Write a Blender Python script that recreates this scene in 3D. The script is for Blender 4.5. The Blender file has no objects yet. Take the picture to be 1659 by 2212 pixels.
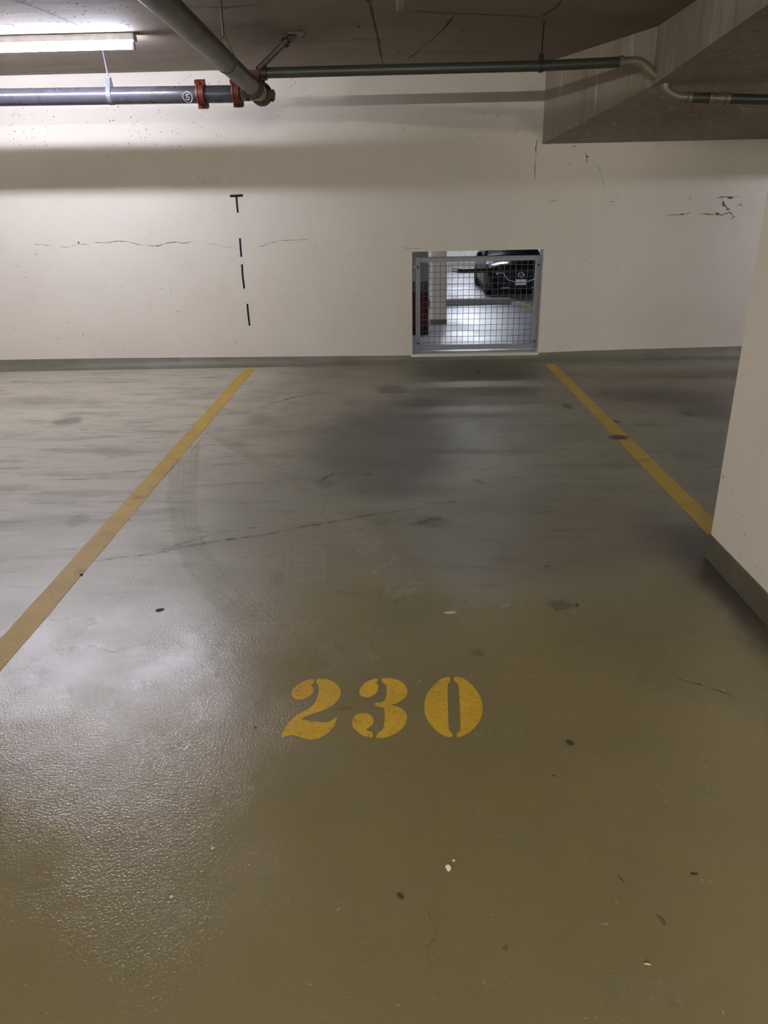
import bpy, bmesh, math, random
from mathutils import Vector, Matrix
from mathutils.geometry import tessellate_polygon
R = random.Random(230)
C = bpy.context.scene.collection
S = bpy.context.scene
PI = math.pi

# ------------------------------------------------------------------ camera, world, exposure
F_PX, PITCH, ROLL, YAW, CAM_H = 1595.78, 0.39334, -0.02132, 0.01926, 1.42
FW = Vector((-math.sin(YAW)*math.cos(PITCH), math.cos(YAW)*math.cos(PITCH), -math.sin(PITCH)))
R0 = Vector((math.cos(YAW), math.sin(YAW), 0)); U0 = R0.cross(FW)
RT = R0*math.cos(ROLL) + U0*math.sin(ROLL); UP = RT.cross(FW)
EYE = Vector((0, 0, CAM_H))
cam = bpy.data.cameras.new('camera'); cam_o = bpy.data.objects.new('camera', cam); C.objects.link(cam_o)
cam.sensor_fit = 'HORIZONTAL'; cam.sensor_width = 36; cam.lens = F_PX/1659*36
cam.clip_start = 0.05; cam.clip_end = 200
m = Matrix((RT, UP, -FW)).transposed().to_4x4(); m.translation = EYE
cam_o.matrix_world = m
S.camera = cam_o
w = bpy.data.worlds.new('world'); S.world = w; w.use_nodes = True
w.node_tree.nodes['Background'].inputs[0].default_value = (0.6, 0.65, 0.72, 1)
w.node_tree.nodes['Background'].inputs[1].default_value = 0.02
S.view_settings.view_transform = 'Standard'; S.view_settings.look = 'None'
S.view_settings.gamma = 1; S.view_settings.exposure = 3.0
S.view_settings.use_curve_mapping = False
TUBE_POWER = 21.0          # emission of the wall-side tubes
AISLE_POWER = 102.0
LOWER_POWER = 37.0
S.cycles.max_bounces = 8; S.cycles.diffuse_bounces = 5; S.cycles.glossy_bounces = 4
S.cycles.caustics_reflective = False; S.cycles.caustics_refractive = False
S.cycles.sample_clamp_indirect = 3.0

WALL_Y = 7.1916; CEIL_Z = 2.503; LOW_Z = -1.1
# a point of the survey: the line of sight through a photo pixel met with a real plane
def _ray(px, py): return FW + RT*((px-829.5)/F_PX) - UP*((py-1106)/F_PX)
def on_z(px, py, z=0.0): d = _ray(px, py); return EYE + d*((z-CAM_H)/d.z)
def on_y(px, py, y): d = _ray(px, py); return EYE + d*(y/d.y)

# ------------------------------------------------------------------ object helpers
def tag(o, label=None, cat=None, group=None, kind=None):
    if label: o['label'] = label
    if cat: o['category'] = cat
    if group: o['group'] = group
    if kind: o['kind'] = kind
    return o
def thing(name, loc, label, cat, group=None):
    o = bpy.data.objects.new(name, None); C.objects.link(o); o.location = loc
    o.empty_display_size = 0.1
    return tag(o, label, cat, group)
def obj(name, bm, mat, parent=None, smooth=False, origin=None):
    """links the bmesh (world coordinates) as one mesh object"""
    off = Vector((0, 0, 0)); q = parent
    while q is not None: off += q.location; q = q.parent
    me = bpy.data.meshes.new(name)
    if parent is None and origin is None and len(bm.verts):
        xs = [v.co.x for v in bm.verts]; ys = [v.co.y for v in bm.verts]; zs = [v.co.z for v in bm.verts]
        origin = Vector(((min(xs)+max(xs))/2, (min(ys)+max(ys))/2, min(zs)))
    loc = Vector((0, 0, 0)) if parent is not None else Vector(origin)
    bmesh.ops.translate(bm, verts=bm.verts, vec=-(off+loc))
    bmesh.ops.recalc_face_normals(bm, faces=bm.faces)
    bm.to_mesh(me); bm.free()
    me.materials.append(mat)
    if smooth:
        for p in me.polygons: p.use_smooth = True
        try: me.set_sharp_from_angle(angle=math.radians(40))
        except Exception: pass
    o = bpy.data.objects.new(name, me); C.objects.link(o)
    o.parent = parent; o.location = loc
    return o
def struct(name, bm, mat, label=None, origin=(0, 0, 0), smooth=False):
    o = obj(name, bm, mat, None, smooth, origin); o['kind'] = 'structure'
    if label: o['label'] = label
    return o
def copy_tree(o, parent=None, shift=None, label=None):
    c = o.copy(); C.objects.link(c)
    if parent is not None: c.parent = parent
    if shift is not None: c.location = o.location + Vector(shift)
    if label: c['label'] = label
    for ch in o.children: copy_tree(ch, c)
    return c
def B(): return bmesh.new()
def box(bm, x0, x1, y0, y1, z0, z1, bevel=0):
    vs = [bm.verts.new(p) for p in ((x0,y0,z0),(x1,y0,z0),(x1,y1,z0),(x0,y1,z0),(x0,y0,z1),(x1,y0,z1),(x1,y1,z1),(x0,y1,z1))]
    fs = [bm.faces.new([vs[i] for i in f]) for f in ((3,2,1,0),(4,5,6,7),(0,1,5,4),(1,2,6,5),(2,3,7,6),(3,0,4,7))]
    if bevel:
        es = {e for f in fs for e in f.edges}
        bmesh.ops.bevel(bm, geom=list(es), offset=bevel, segments=2, affect='EDGES', profile=0.5)
    return bm
def frame_of(d):
    d = d.normalized(); a = Vector((0, 0, 1)) if abs(d.z) < 0.9 else Vector((1, 0, 0))
    u = d.cross(a).normalized(); return u, u.cross(d).normalized()
def ring_loft(bm, rings, closed=False, cap=True):
    n = len(rings[0])
    for i in range(len(rings) - (0 if closed else 1)):
        a, b = rings[i], rings[(i+1) % len(rings)]
        for k in range(n): bm.faces.new((a[k], a[(k+1) % n], b[(k+1) % n], b[k]))
    if cap and not closed:
        bm.faces.new(rings[0][::-1]); bm.faces.new(rings[-1])
def tube(bm, pts, r, seg=16, cap=True, closed=False):
    pts = [Vector(p) for p in pts]; n = len(pts); rings = []; u = None
    for i, p in enumerate(pts):
        if closed: d = pts[(i+1) % n] - pts[i-1]
        else: d = pts[min(i+1, n-1)] - pts[max(i-1, 0)]
        d.normalize()
        if u is None: u, v = frame_of(d)
        else: u = (u - d*u.dot(d)).normalized(); v = u.cross(d).normalized()
        rr = r[i] if isinstance(r, (list, tuple)) else r
        rings.append([bm.verts.new(p + u*rr*math.cos(2*PI*k/seg) + v*rr*math.sin(2*PI*k/seg)) for k in range(seg)])
    ring_loft(bm, rings, closed, cap)
    return bm
def lathe(bm, c, d, prof, seg=28):
    """prof: list of (distance along d, radius)"""
    c = Vector(c); d = Vector(d).normalized(); u, v = frame_of(d)
    rings = [[bm.verts.new(c + d*t + (u*math.cos(2*PI*k/seg) + v*math.sin(2*PI*k/seg))*r) for k in range(seg)] for t, r in prof]
    ring_loft(bm, rings)
    return bm
def obox(bm, c, ax, ay, az, sx, sy, sz):
    c = Vector(c); vs = []
    for k in (-1, 1):
        for i, j in ((-1,-1),(1,-1),(1,1),(-1,1)):
            vs.append(bm.verts.new(c + ax*i*sx/2 + ay*j*sy/2 + az*k*sz/2))
    for f in ((3,2,1,0),(4,5,6,7),(0,1,5,4),(1,2,6,5),(2,3,7,6),(3,0,4,7)): bm.faces.new([vs[i] for i in f])
    return bm
def prism(bm, pts, vec):
    a = [bm.verts.new(p) for p in pts]; b = [bm.verts.new(Vector(p)+Vector(vec)) for p in pts]; n = len(a)
    for i in range(n): bm.faces.new((a[i], a[(i+1) % n], b[(i+1) % n], b[i]))
    for tri in tessellate_polygon([[Vector(p) for p in pts]]):
        bm.faces.new([a[k] for k in tri][::-1]); bm.faces.new([b[k] for k in tri])
    return bm
def arc(c, a, b, n=8):
    """bend between direction points: quarter bend through corner c from a to b"""
    a, b, c = Vector(a), Vector(b), Vector(c)
    return [a*(1-t)**2 + c*2*t*(1-t) + b*t*t for t in [i/n for i in range(n+1)]]

# ------------------------------------------------------------------ materials
def lin(h):
    v = [int(h[i:i+2], 16)/255 for i in (0, 2, 4)]
    return tuple((x/12.92 if x <= 0.04045 else ((x+0.055)/1.055)**2.4) for x in v) + (1,)
class NT:
    def __init__(s, name):
        s.m = bpy.data.materials.new(name); s.m.use_nodes = True; s.t = s.m.node_tree
        s.b = s.t.nodes['Principled BSDF']; s.out = s.t.nodes['Material Output']
        g = s.n('ShaderNodeNewGeometry'); s.P = g.outputs['Position']
    def n(s, t): return s.t.nodes.new(t)
    def l(s, a, b): s.t.links.new(a, b)
    def noise(s, scale, detail=4, rough=0.55, vec=None, stretch=None, rot=None, dist=0):
        v = vec or s.P
        if stretch or rot:
            mp = s.n('ShaderNodeMapping'); s.l(v, mp.inputs[0])
            if stretch: mp.inputs['Scale'].default_value = stretch
            if rot: mp.inputs['Rotation'].default_value = rot
            v = mp.outputs[0]
        k = s.n('ShaderNodeTexNoise'); s.l(v, k.inputs['Vector'])
        k.inputs['Scale'].default_value = scale; k.inputs['Detail'].default_value = detail
        k.inputs['Roughness'].default_value = rough; k.inputs['Distortion'].default_value = dist
        return k.outputs['Fac']
    def rng(s, v, a, b, c=0.0, d=1.0, smooth=True):
        k = s.n('ShaderNodeMapRange'); k.interpolation_type = 'SMOOTHSTEP' if smooth else 'LINEAR'
        s.l(v, k.inputs[0])
        for i, x in enumerate((a, b, c, d)): k.inputs[i+1].default_value = x
        return k.outputs[0]
    def math(s, op, a, b):
        k = s.n('ShaderNodeMath'); k.operation = op
        for i, x in enumerate((a, b)):
            if isinstance(x, (int, float)): k.inputs[i].default_value = x
            else: s.l(x, k.inputs[i])
        return k.outputs[0]
    def mix(s, fac, a, b, mode='MIX'):
        k = s.n('ShaderNodeMix'); k.data_type = 'RGBA'; k.blend_type = mode
        for i, x in ((0, fac), (6, a), (7, b)):
            if isinstance(x, (int, float)): k.inputs[i].default_value = x
            elif isinstance(x, tuple): k.inputs[i].default_value = x
            else: s.l(x, k.inputs[i])
        return k.outputs[2]
    def warp(s, scale, amt):
        k = s.n('ShaderNodeTexNoise'); s.l(s.P, k.inputs['Vector']); k.inputs['Scale'].default_value = scale; k.inputs['Detail'].default_value = 5
        a = s.n('ShaderNodeVectorMath'); a.operation = 'MULTIPLY_ADD'
        s.l(k.outputs['Color'], a.inputs[0]); a.inputs[1].default_value = (amt,)*3
        b = s.n('ShaderNodeVectorMath'); b.operation = 'SUBTRACT'; s.l(s.P, a.inputs[2]); s.l(a.outputs[0], b.inputs[0]); b.inputs[1].default_value = (amt/2,)*3
        return b.outputs[0]
    def blob(s, vec, c, rx, ry, rot=0, hard=0.35):
        """soft ellipse on the floor around c: 1 inside, 0 outside"""
        mp = s.n('ShaderNodeMapping'); mp.vector_type = 'TEXTURE'; s.l(vec, mp.inputs[0])
        mp.inputs['Location'].default_value = (c[0], c[1], 0); mp.inputs['Rotation'].default_value = (0, 0, rot)
        mp.inputs['Scale'].default_value = (rx, ry, 50)
        ln = s.n('ShaderNodeVectorMath'); ln.operation = 'LENGTH'; s.l(mp.outputs[0], ln.inputs[0])
        return s.rng(ln.outputs['Value'], 1.0, hard)
    def bump(s, h, strength, dist, prev=None):
        k = s.n('ShaderNodeBump'); s.l(h, k.inputs['Height']); k.inputs['Strength'].default_value = strength; k.inputs['Distance'].default_value = dist
        if prev is not None: s.l(prev, k.inputs['Normal'])
        return k.outputs[0]
    def done(s, color=None, rough=None, normal=None, metal=0, spec=0.5):
        for key, x in (('Base Color', color), ('Roughness', rough)):
            if x is None: continue
            if isinstance(x, (int, float, tuple)): s.b.inputs[key].default_value = x
            else: s.l(x, s.b.inputs[key])
        if normal is not None: s.l(normal, s.b.inputs['Normal'])
        s.b.inputs['Metallic'].default_value = metal
        s.b.inputs['Specular IOR Level'].default_value = spec
        return s.m
def plain(name, col, rough=0.5, metal=0, var=0.12, scale=12, spec=0.5):
    t = NT(name); c = lin(col) if isinstance(col, str) else col
    dark = tuple(x*(1-var) for x in c[:3]) + (1,); lite = tuple(min(1, x*(1+var)) for x in c[:3]) + (1,)
    f = t.noise(scale, 5)
    return t.done(t.mix(t.rng(f, 0.3, 0.7), dark, lite), rough, None, metal, spec)
def glow(name, col, power):
    t = NT(name); e = t.n('ShaderNodeEmission'); e.inputs[0].default_value = col; e.inputs[1].default_value = power
    t.l(e.outputs[0], t.out.inputs[0]); return t.m

def floor_surface(t, base):
    """stains, dust, dirt and darker patches shared by the floor paint and the paint lines; returns colour"""
    wv = t.warp(7, 0.16); wf = t.warp(22, 0.05)
    st = [base]
    # (px, py, half width px-based metres, depth metres, rotation, strength, tint)
    def spot(px, py, rx, ry, rot, k, tint=(0.16, 0.14, 0.13, 1), hard=0.3, vec=None):
        p = on_z(px, py); f = t.blob(vec or wv, p, rx, ry, rot, hard)
        st[0] = t.mix(t.math('MULTIPLY', f, k), st[0], tint)
    return st, spot, wv, wf

def make_floor():
    t = NT('floor_epoxy')
    big = t.noise(0.9, 4, 0.5); mid = t.noise(3.2, 6, 0.62); fine = t.noise(30, 4, 0.6)
    c = t.mix(t.rng(big, 0.3, 0.7), lin('807552'), lin('7b704c'))
    c = t.mix(t.rng(mid, 0.35, 0.75, 0, 0.35), c, lin('6b6850'))
    # road dust towards the far wall, greyer and patchy
    sx = t.n('ShaderNodeSeparateXYZ'); t.l(t.P, sx.inputs[0])
    wv = t.warp(1.6, 0.9)
    sw = t.n('ShaderNodeSeparateXYZ'); t.l(wv, sw.inputs[0])
    dust = t.rng(sw.outputs['Y'], 1.9, 3.6)
    c = t.mix(t.math('MULTIPLY', dust, 0.85), c, lin('7f7c6b'))
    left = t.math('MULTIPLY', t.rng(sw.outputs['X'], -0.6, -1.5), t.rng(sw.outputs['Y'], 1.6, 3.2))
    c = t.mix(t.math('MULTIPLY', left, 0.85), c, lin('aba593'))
    st = t.noise(2.6, 7, 0.68, stretch=(0.5, 1.6, 1), rot=(0, 0, 0.25), dist=0.6)
    c = t.mix(t.math('MULTIPLY', t.math('MULTIPLY', t.rng(st, 0.46, 0.66), dust), 0.55), c, lin('645e50'))
    st2 = t.noise(9, 6, 0.7, stretch=(0.35, 1.8, 1), rot=(0, 0, 0.12))
    c = t.mix(t.math('MULTIPLY', t.math('MULTIPLY', t.rng(st2, 0.54, 0.66), dust), 0.6), c, lin('57503f'))
    res, spot, wv2, wf = floor_surface(t, c)
    G = lin('4b4640'); V = lin('4d4440'); K = lin('2a2623')
    # dark, rubbed middle of the bay
    spot(830, 960, 0.62, 1.15, 0, 0.72, G, 0.5)
    spot(905, 905, 0.85, 0.85, 0.1, 0.40, lin('4c4642'), 0.3)
    spot(1040, 800, 1.1, 0.55, 0, 0.45, lin('4f493e'), 0.3)
    spot(1180, 1140, 1.0, 0.8, 0.2, 0.38, lin('554c40'), 0.3)
    spot(1420, 850, 0.85, 0.5, -0.1, 0.55, lin('4d4238'), 0.1)
    spot(1520, 885, 0.5, 0.25, 0, 0.5, lin('483f37'), 0.2)
    spot(1580, 1250, 0.22, 0.75, 0.15, 0.5, lin('5b5142'), 0.4)  # this and the next darken the floor beside the column
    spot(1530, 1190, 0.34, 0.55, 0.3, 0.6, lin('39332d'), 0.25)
    spot(1560, 960, 0.4, 0.3, 0, 0.25, lin('6f6a55'), 0.3)
    spot(845, 842, 0.17, 0.2, 0, 0.75, lin('3c3336'), 0.5)
    spot(765, 872, 0.1, 0.2, 0.2, 0.5, lin('5a4650'), 0.4)
    spot(910, 882, 0.2, 0.14, -0.2, 0.5, lin('4a4340'), 0.3)
    spot(145, 911, 0.12, 0.14, 0, 0.7, lin('574c41'), 0.5)
    spot(60, 870, 0.9, 0.4, 0.1, 0.35, lin('72685a'), 0.2)
    spot(163, 1127, 0.07, 0.10, 0, 0.6, lin('5b5149'), 0.4)
    spot(700, 1045, 0.09, 0.09, 0.4, 0.55, lin('4a4744'), 0.4)
    spot(930, 1130, 0.13, 0.10, 0.2, 0.6, lin('3f3533'), 0.4)
    spot(1210, 1308, 0.055, 0.05, 0, 0.7, lin('564a3d'), 0.6, wf)
    spot(1245, 1308, 0.012, 0.02, 0, 0.9, K, 0.4, wf)
    spot(1180, 1224, 0.02, 0.02, 0, 0.8, lin('453e34'), 0.4, wf)
    spot(1225, 877, 0.05, 0.11, 0, 0.85, K, 0.4, wf)
    spot(1335, 945, 0.085, 0.075, -0.2, 0.95, K, 0.5, wf)
    spot(1330, 910, 0.04, 0.08, 0.2, 0.85, K, 0.4, wf)
    spot(1485, 893, 0.07, 0.11, -0.2, 0.95, K, 0.4, wf)
    spot(1400, 917, 0.13, 0.08, -0.2, 0.45, lin('463d34'), 0.3, wf)
    spot(1330, 1005, 0.18, 0.11, 0.1, 0.4, lin('4a4238'), 0.3)
    spot(1490, 985, 0.16, 0.13, -0.1, 0.4, lin('4a4238'), 0.3)
    spot(1310, 850, 0.06, 0.12, 0, 0.6, lin('463d34'), 0.3, wf)
    spot(1430, 1985, 0.012, 0.013, 0, 0.75, lin('4d4a3d'), 0.6, wf)
    spot(1098, 2043, 0.010, 0.011, 0, 0.6, lin('565042'), 0.5, wf)
    spot(1035, 805, 0.025, 0.08, 0, 0.9, K, 0.6, wf)
    spot(605, 1248, 0.05, 0.09, 0, 0.4, lin('4d4846'), 0.3)
    spot(730, 1278, 0.03, 0.02, 0, 0.6, lin('4b4740'), 0.4, wf)
    spot(765, 1283, 0.06, 0.03, 0, 0.4, lin('565247'), 0.3, wf)
    spot(745, 1530, 0.035, 0.012, 0, 0.45, lin('4c4538'), 0.3, wf)
    spot(1590, 1285, 0.15, 0.85, -0.05, 0.75, lin('2e2a27'), 0.2)  # long dark strip on the floor along the column's foot
    spot(1460, 845, 1.3, 1.1, 0, 0.4, lin('574e40'), 0.2)
    spot(1440, 858, 0.75, 0.42, -0.12, 0.75, lin('3d332b'), 0.2)
    spot(1545, 892, 0.4, 0.36, 0, 0.6, lin('3d342c'), 0.2)
    spot(900, 870, 0.45, 0.25, 0.1, 0.5, lin('3b3634'), 0.2)
    spot(850, 1000, 0.4, 0.16, -0.1, 0.5, lin('3f3a37'), 0.2)
    spot(870, 1060, 0.5, 0.18, 0.1, 0.45, lin('45403b'), 0.2)
    spot(560, 905, 0.12, 0.22, 0, 0.5, lin('65685a'), 0.3)
    spot(880, 1330, 0.2, 0.35, 0.6, 0.2, lin('5c5a4c'), 0.2)
    spot(1060, 1265, 0.08, 0.03, 0, 0.4, lin('4f4838'), 0.2, wf)
    spot(1030, 1410, 0.04, 0.04, 0.4, 0.4, lin('4b4538'), 0.2, wf)
    col = res[0]
    # fine specks of grit
    sp = t.noise(160, 2, 0.5); col = t.mix(t.rng(sp, 0.74, 0.79, 0, 0.55), col, lin('332e26'))
    sp2 = t.noise(120, 1, 0.5, vec=wf); col = t.mix(t.rng(sp2, 0.26, 0.22, 0, 0.35), col, lin('b5ad98'))
    rough = t.math('ADD', t.rng(mid, 0.3, 0.8, 0.20, 0.30), t.math('MULTIPLY', dust, 0.26))
    vor = t.noise(135, 2, 0.6)
    patch = t.rng(t.noise(2.2, 3), 0.35, 0.62, 0.35, 1.0)
    nb = t.bump(t.noise(14, 3, 0.5), 0.25, 0.004)
    nb = t.bump(t.math('MULTIPLY', vor, patch), 0.6, 0.003, nb)
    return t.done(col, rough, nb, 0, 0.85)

def make_line_paint(name, a, b, wear=0.5):
    t = NT(name)
    c = t.mix(t.rng(t.noise(5, 5, 0.6), 0.3, 0.7), lin(a), lin(b))
    wr = t.noise(70, 6, 0.75); c = t.mix(t.rng(wr, 0.52, 0.68, 0, wear), c, lin('6b5c2e'))
    st = t.noise(4.0, 6, 0.7); c = t.mix(t.rng(st, 0.55, 0.7, 0, 0.35), c, lin('6f5a28'))
    res, spot, wv, wf = floor_surface(t, c); K = lin('2a2320')
    spot(1335, 945, 0.085, 0.075, -0.2, 0.95, K, 0.5, wf)
    spot(1390, 995, 0.05, 0.05, 0, 0.4, lin('6b5220'), 0.3, wf)
    spot(300, 1075, 0.05, 0.04, 0, 0.5, lin('6f5a2a'), 0.3, wf)
    spot(180, 1235, 0.05, 0.04, 0, 0.45, lin('6f5a2a'), 0.3, wf)
    nb = t.bump(t.noise(210, 2), 0.4, 0.0012)
    return t.done(res[0], 0.5, nb, 0, 0.35)

def make_wall(name, a, b):
    t = NT(name)
    c = t.mix(t.rng(t.noise(1.3, 4), 0.3, 0.7), lin(a), lin(b))
    c = t.mix(t.rng(t.noise(6, 6, 0.65, stretch=(1, 1, 0.4)), 0.55, 0.8, 0, 0.18), c, lin('a79c86'))
    n = t.bump(t.noise(3, 4), 0.25, 0.02); n = t.bump(t.noise(45, 4), 0.18, 0.003, n)
    return t.done(c, 0.62, n, 0, 0.35)
def make_concrete(name, a, b, c3, board=True, rot=0):
    t = NT(name)
    c = t.mix(t.rng(t.noise(1.1, 5, 0.6), 0.3, 0.72), lin(a), lin(b))
    st = t.noise(2.4, 7, 0.65, stretch=(0.35, 2.2, 0.6), rot=(0, 0, rot)); c = t.mix(t.rng(st, 0.5, 0.75, 0, 0.5), c, lin(c3))
    wisp = t.noise(5, 6, 0.7, stretch=(0.3, 1.5, 0.8), rot=(0, 0, rot)); c = t.mix(t.rng(wisp, 0.62, 0.78, 0, 0.4), c, lin('4a4137'))
    pit = t.noise(34, 2, 0.5, stretch=(0.6, 1.4, 1)); c = t.mix(t.rng(pit, 0.72, 0.76, 0, 0.8), c, lin('3d352d'))
    n = t.bump(t.noise(26, 5), 0.35, 0.004); n = t.bump(t.noise(2, 3, stretch=(0.4, 2, 1)), 0.4, 0.02, n)
    return t.done(c, 0.82, n, 0, 0.3)
def make_beam():
    t = NT('beam_concrete')
    c = t.mix(t.rng(t.noise(1.6, 5, 0.6), 0.3, 0.72), lin('8d8275'), lin('9a9083'))
    st = t.noise(7, 6, 0.68, stretch=(1.6, 1.6, 0.22)); c = t.mix(t.rng(st, 0.5, 0.7, 0, 0.55), c, lin('6b6055'))
    wt = t.noise(9, 5, 0.7, stretch=(1.6, 1.6, 0.2)); c = t.mix(t.rng(wt, 0.56, 0.70, 0, 0.65), c, lin('c2bab0'))
    n = t.bump(t.noise(26, 5), 0.35, 0.004)
    return t.done(c, 0.82, n, 0, 0.3)
def make_skirt():
    t = NT('skirting_paint')
    c = t.mix(t.rng(t.noise(2.2, 5, 0.6), 0.3, 0.7), lin('5d5a49'), lin('69675a'))
    c = t.mix(t.rng(t.noise(8, 6, 0.7, stretch=(0.4, 1, 2)), 0.55, 0.7, 0, 0.5), c, lin('48452f'))
    c = t.mix(t.rng(t.noise(60, 2), 0.75, 0.8, 0, 0.6), c, lin('b9b6a6'))
    return t.done(c, 0.5, t.bump(t.noise(40, 3), 0.3, 0.003))
def make_pipe(name, a, b, scuff, rough=0.38, metal=0.0, amt=0.5, sc=11, st=(1, 0.5, 1)):
    t = NT(name)
    c = t.mix(t.rng(t.noise(4, 5), 0.3, 0.7), lin(a), lin(b))
    sn = t.noise(sc, 7, 0.75, stretch=st); c = t.mix(t.rng(sn, 0.58, 0.72, 0, amt), c, lin(scuff))
    return t.done(c, t.rng(t.noise(8, 4), 0.3, 0.7, rough-0.03, rough+0.07), t.bump(t.noise(30, 4), 0.1, 0.002), metal, 0.5)
def make_decal(name, col, alpha, scale=30, rough=0.45, stripes=None):
    """thin film of dirt or worn paint, thin enough to see the floor through"""
    t = NT(name); t.done(lin(col), rough-0.12, t.bump(t.noise(135, 2, 0.6), 0.5, 0.003), 0, 0.8)
    tr = t.n('ShaderNodeBsdfTransparent'); mx = t.n('ShaderNodeMixShader')
    f = t.rng(t.noise(scale, 6, 0.7), 0.35, 0.65, alpha*0.25, alpha)
    t.l(f, mx.inputs[0]); t.l(tr.outputs[0], mx.inputs[1]); t.l(t.b.outputs[0], mx.inputs[2]); t.l(mx.outputs[0], t.out.inputs[0])
    return t.m

M = dict(
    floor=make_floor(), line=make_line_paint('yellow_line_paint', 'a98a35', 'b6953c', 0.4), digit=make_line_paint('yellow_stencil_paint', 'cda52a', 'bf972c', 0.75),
    wall=make_wall('wall_paint', 'cac4b8', 'cfc9be'), column=make_wall('column_paint', 'd8cfbe', 'dcd4c4'),
    ceil=make_concrete('ceiling_concrete', '82766a', '8f8377', '675c52', rot=0.1), beam=make_beam(), skirt=make_skirt(), colskirt=plain('column_skirting_paint', '57513e', 0.55, 0, 0.15, 6),
    crack=plain('crack_shadow', '6b6254', 0.9, 0, 0.35, 30), pit=plain('pit_shadow', '7d7468', 0.9), scuff=plain('column_scuff', 'b3a897', 0.8, 0, 0.3, 90), spall=plain('spalled_concrete', '5d5446', 0.9, 0, 0.3, 40), seam=plain('formwork_seam', '4b4138', 0.9, 0, 0.3, 30),
    tape=plain('black_tape', '17141e', 0.75, spec=0.2), bigpipe=make_pipe('steel_pipe_paint', '3c3a41', '413f46', '5a575f', 0.27, 0.0, 0.06),
    diag=make_pipe('weathered_steel', '4e4a49', '5a5654', 'a39e98', 0.40, 0.2, 0.8, 16, (1.4, 0.25, 1.4)), smallpipe=make_pipe('green_grey_pipe_paint', '3c3f37', '474a41', '5a5b50', 0.4, 0.1, 0.4),
    fitting=make_pipe('galvanised_fitting', '77735f', '8a8670', '5a5646', 0.42, 0.4, 0.4),
    shaded_red=make_pipe('shaded_red_coupling', '38201d', '50251f', '1f1816', 0.5, 0.1, 0.6), red=make_pipe('red_oxide_coupling', '5c2219', '8a3322', '321815', 0.5, 0.1, 0.6), bolt=plain('bolt_steel', '3d3836', 0.45, 0.5), zinc=plain('zinc_strap', '606267', 0.55, 0.2), chalk=plain('white_paint_marker', 'd8d8d6', 0.6),  # first one: darker copy of the coupling red, shade near the tee in its colour
    housing=plain('white_enamel', 'd9dae0', 0.4), holder=plain('lamp_holder_plastic', 'a9aab4', 0.45),
    tubeglow=glow('fluorescent_glow', (0.84, 0.85, 1.0, 1), TUBE_POWER), aisleglow=glow('fluorescent_glow_aisle', (1.0, 0.95, 0.87, 1), AISLE_POWER), lowglow=glow('fluorescent_glow_lower', (0.80, 0.87, 1.0, 1), LOWER_POWER),
    gframe=make_pipe('grey_gate_paint', '85868d', '8e8f96', '74757c', 0.45, 0.1, 0.3), wire=plain('mesh_wire', '4a4a4c', 0.5, 0.3), sill=make_wall('sill_paint', 'd3ccb9', 'd8d1be'),
    stone=plain('white_stone', 'dcd8cc', 0.8), leaf=plain('dry_leaf', '3a3020', 0.8), clod=plain('dark_dirt', '3a342b', 0.95, 0, 0.3, 200), pink=plain('pink_paper', 'c79a92', 0.7), straw=plain('pale_straw', 'c9bf9c', 0.7), chip=plain('paint_chip', 'd6d2c4', 0.7),
    track=make_decal('tyre_rubbed_paint', 'c2c0aa', 0.32, 26), trackline=make_decal('tyre_groove_dirt', '5d584b', 0.14, 40), scrape=make_decal('rubber_scrape', '524c47', 0.62, 22),
    lowfloor=None)

t = NT('lower_floor_paint'); M['lowfloor'] = t.done(t.mix(t.rng(t.noise(1.2, 5), 0.3, 0.7), lin('6a6868'), lin('767475')), t.rng(t.noise(0.8, 4), 0.3, 0.7, 0.38, 0.52), t.bump(t.noise(25, 3), 0.15, 0.004))
M['lowwall'] = plain('lower_wall_paint', 'cfcbc0', 0.6); M['lowceil'] = plain('lower_ceiling', '5f5a52', 0.85)

# ------------------------------------------------------------------ structure: floor, walls, ceiling, beam, column
XL, XR, YB = -9.5, 9.5, -9.0
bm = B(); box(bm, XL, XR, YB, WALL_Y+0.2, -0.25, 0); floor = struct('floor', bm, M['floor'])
bm = B(); box(bm, XL-0.2, XR+0.2, YB-0.2, WALL_Y+0.2, CEIL_Z, CEIL_Z+0.25); ceiling = struct('ceiling', bm, M['ceil'])
OX0, OX1, OZ0, OZ1 = 0.170, 1.379, 0.072, 1.020      # the opening
bm = B()
xs = [XL, OX0, OX1, XR]; zs = [0, OZ0, OZ1, CEIL_Z]
grid = {}
for d, y in enumerate((WALL_Y, WALL_Y+0.2)):
    for i, x in enumerate(xs):
        for k, z in enumerate(zs): grid[d, i, k] = bm.verts.new((x, y, z))
for i in range(3):
    for k in range(3):
        if (i, k) == (1, 1): continue
        for d in (0, 1): bm.faces.new((grid[d, i, k], grid[d, i+1, k], grid[d, i+1, k+1], grid[d, i, k+1]))
loop = [(1, 1), (2, 1), (2, 2), (1, 2)]
for a, b in zip(loop, loop[1:]+loop[:1]): bm.faces.new((grid[(0,)+a], grid[(0,)+b], grid[(1,)+b], grid[(1,)+a]))
for (a, b) in (((0, 0), (3, 0)), ((3, 0), (3, 3)), ((3, 3), (0, 3)), ((0, 3), (0, 0))):
    bm.faces.new((grid[(0,)+a], grid[(0,)+b], grid[(1,)+b], grid[(1,)+a]))
wall = struct('wall_back', bm, M['wall'])
bm = B(); box(bm, XL-0.2, XL, YB, WALL_Y+0.2, 0, CEIL_Z); struct('wall_left', bm, M['wall'])
bm = B(); box(bm, XR, XR+0.2, YB, WALL_Y+0.2, 0, CEIL_Z); struct('wall_right', bm, M['wall'])
bm = B(); box(bm, XL-0.2, XR+0.2, YB-0.2, YB, 0, CEIL_Z); struct('wall_front', bm, M['wall'])

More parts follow.
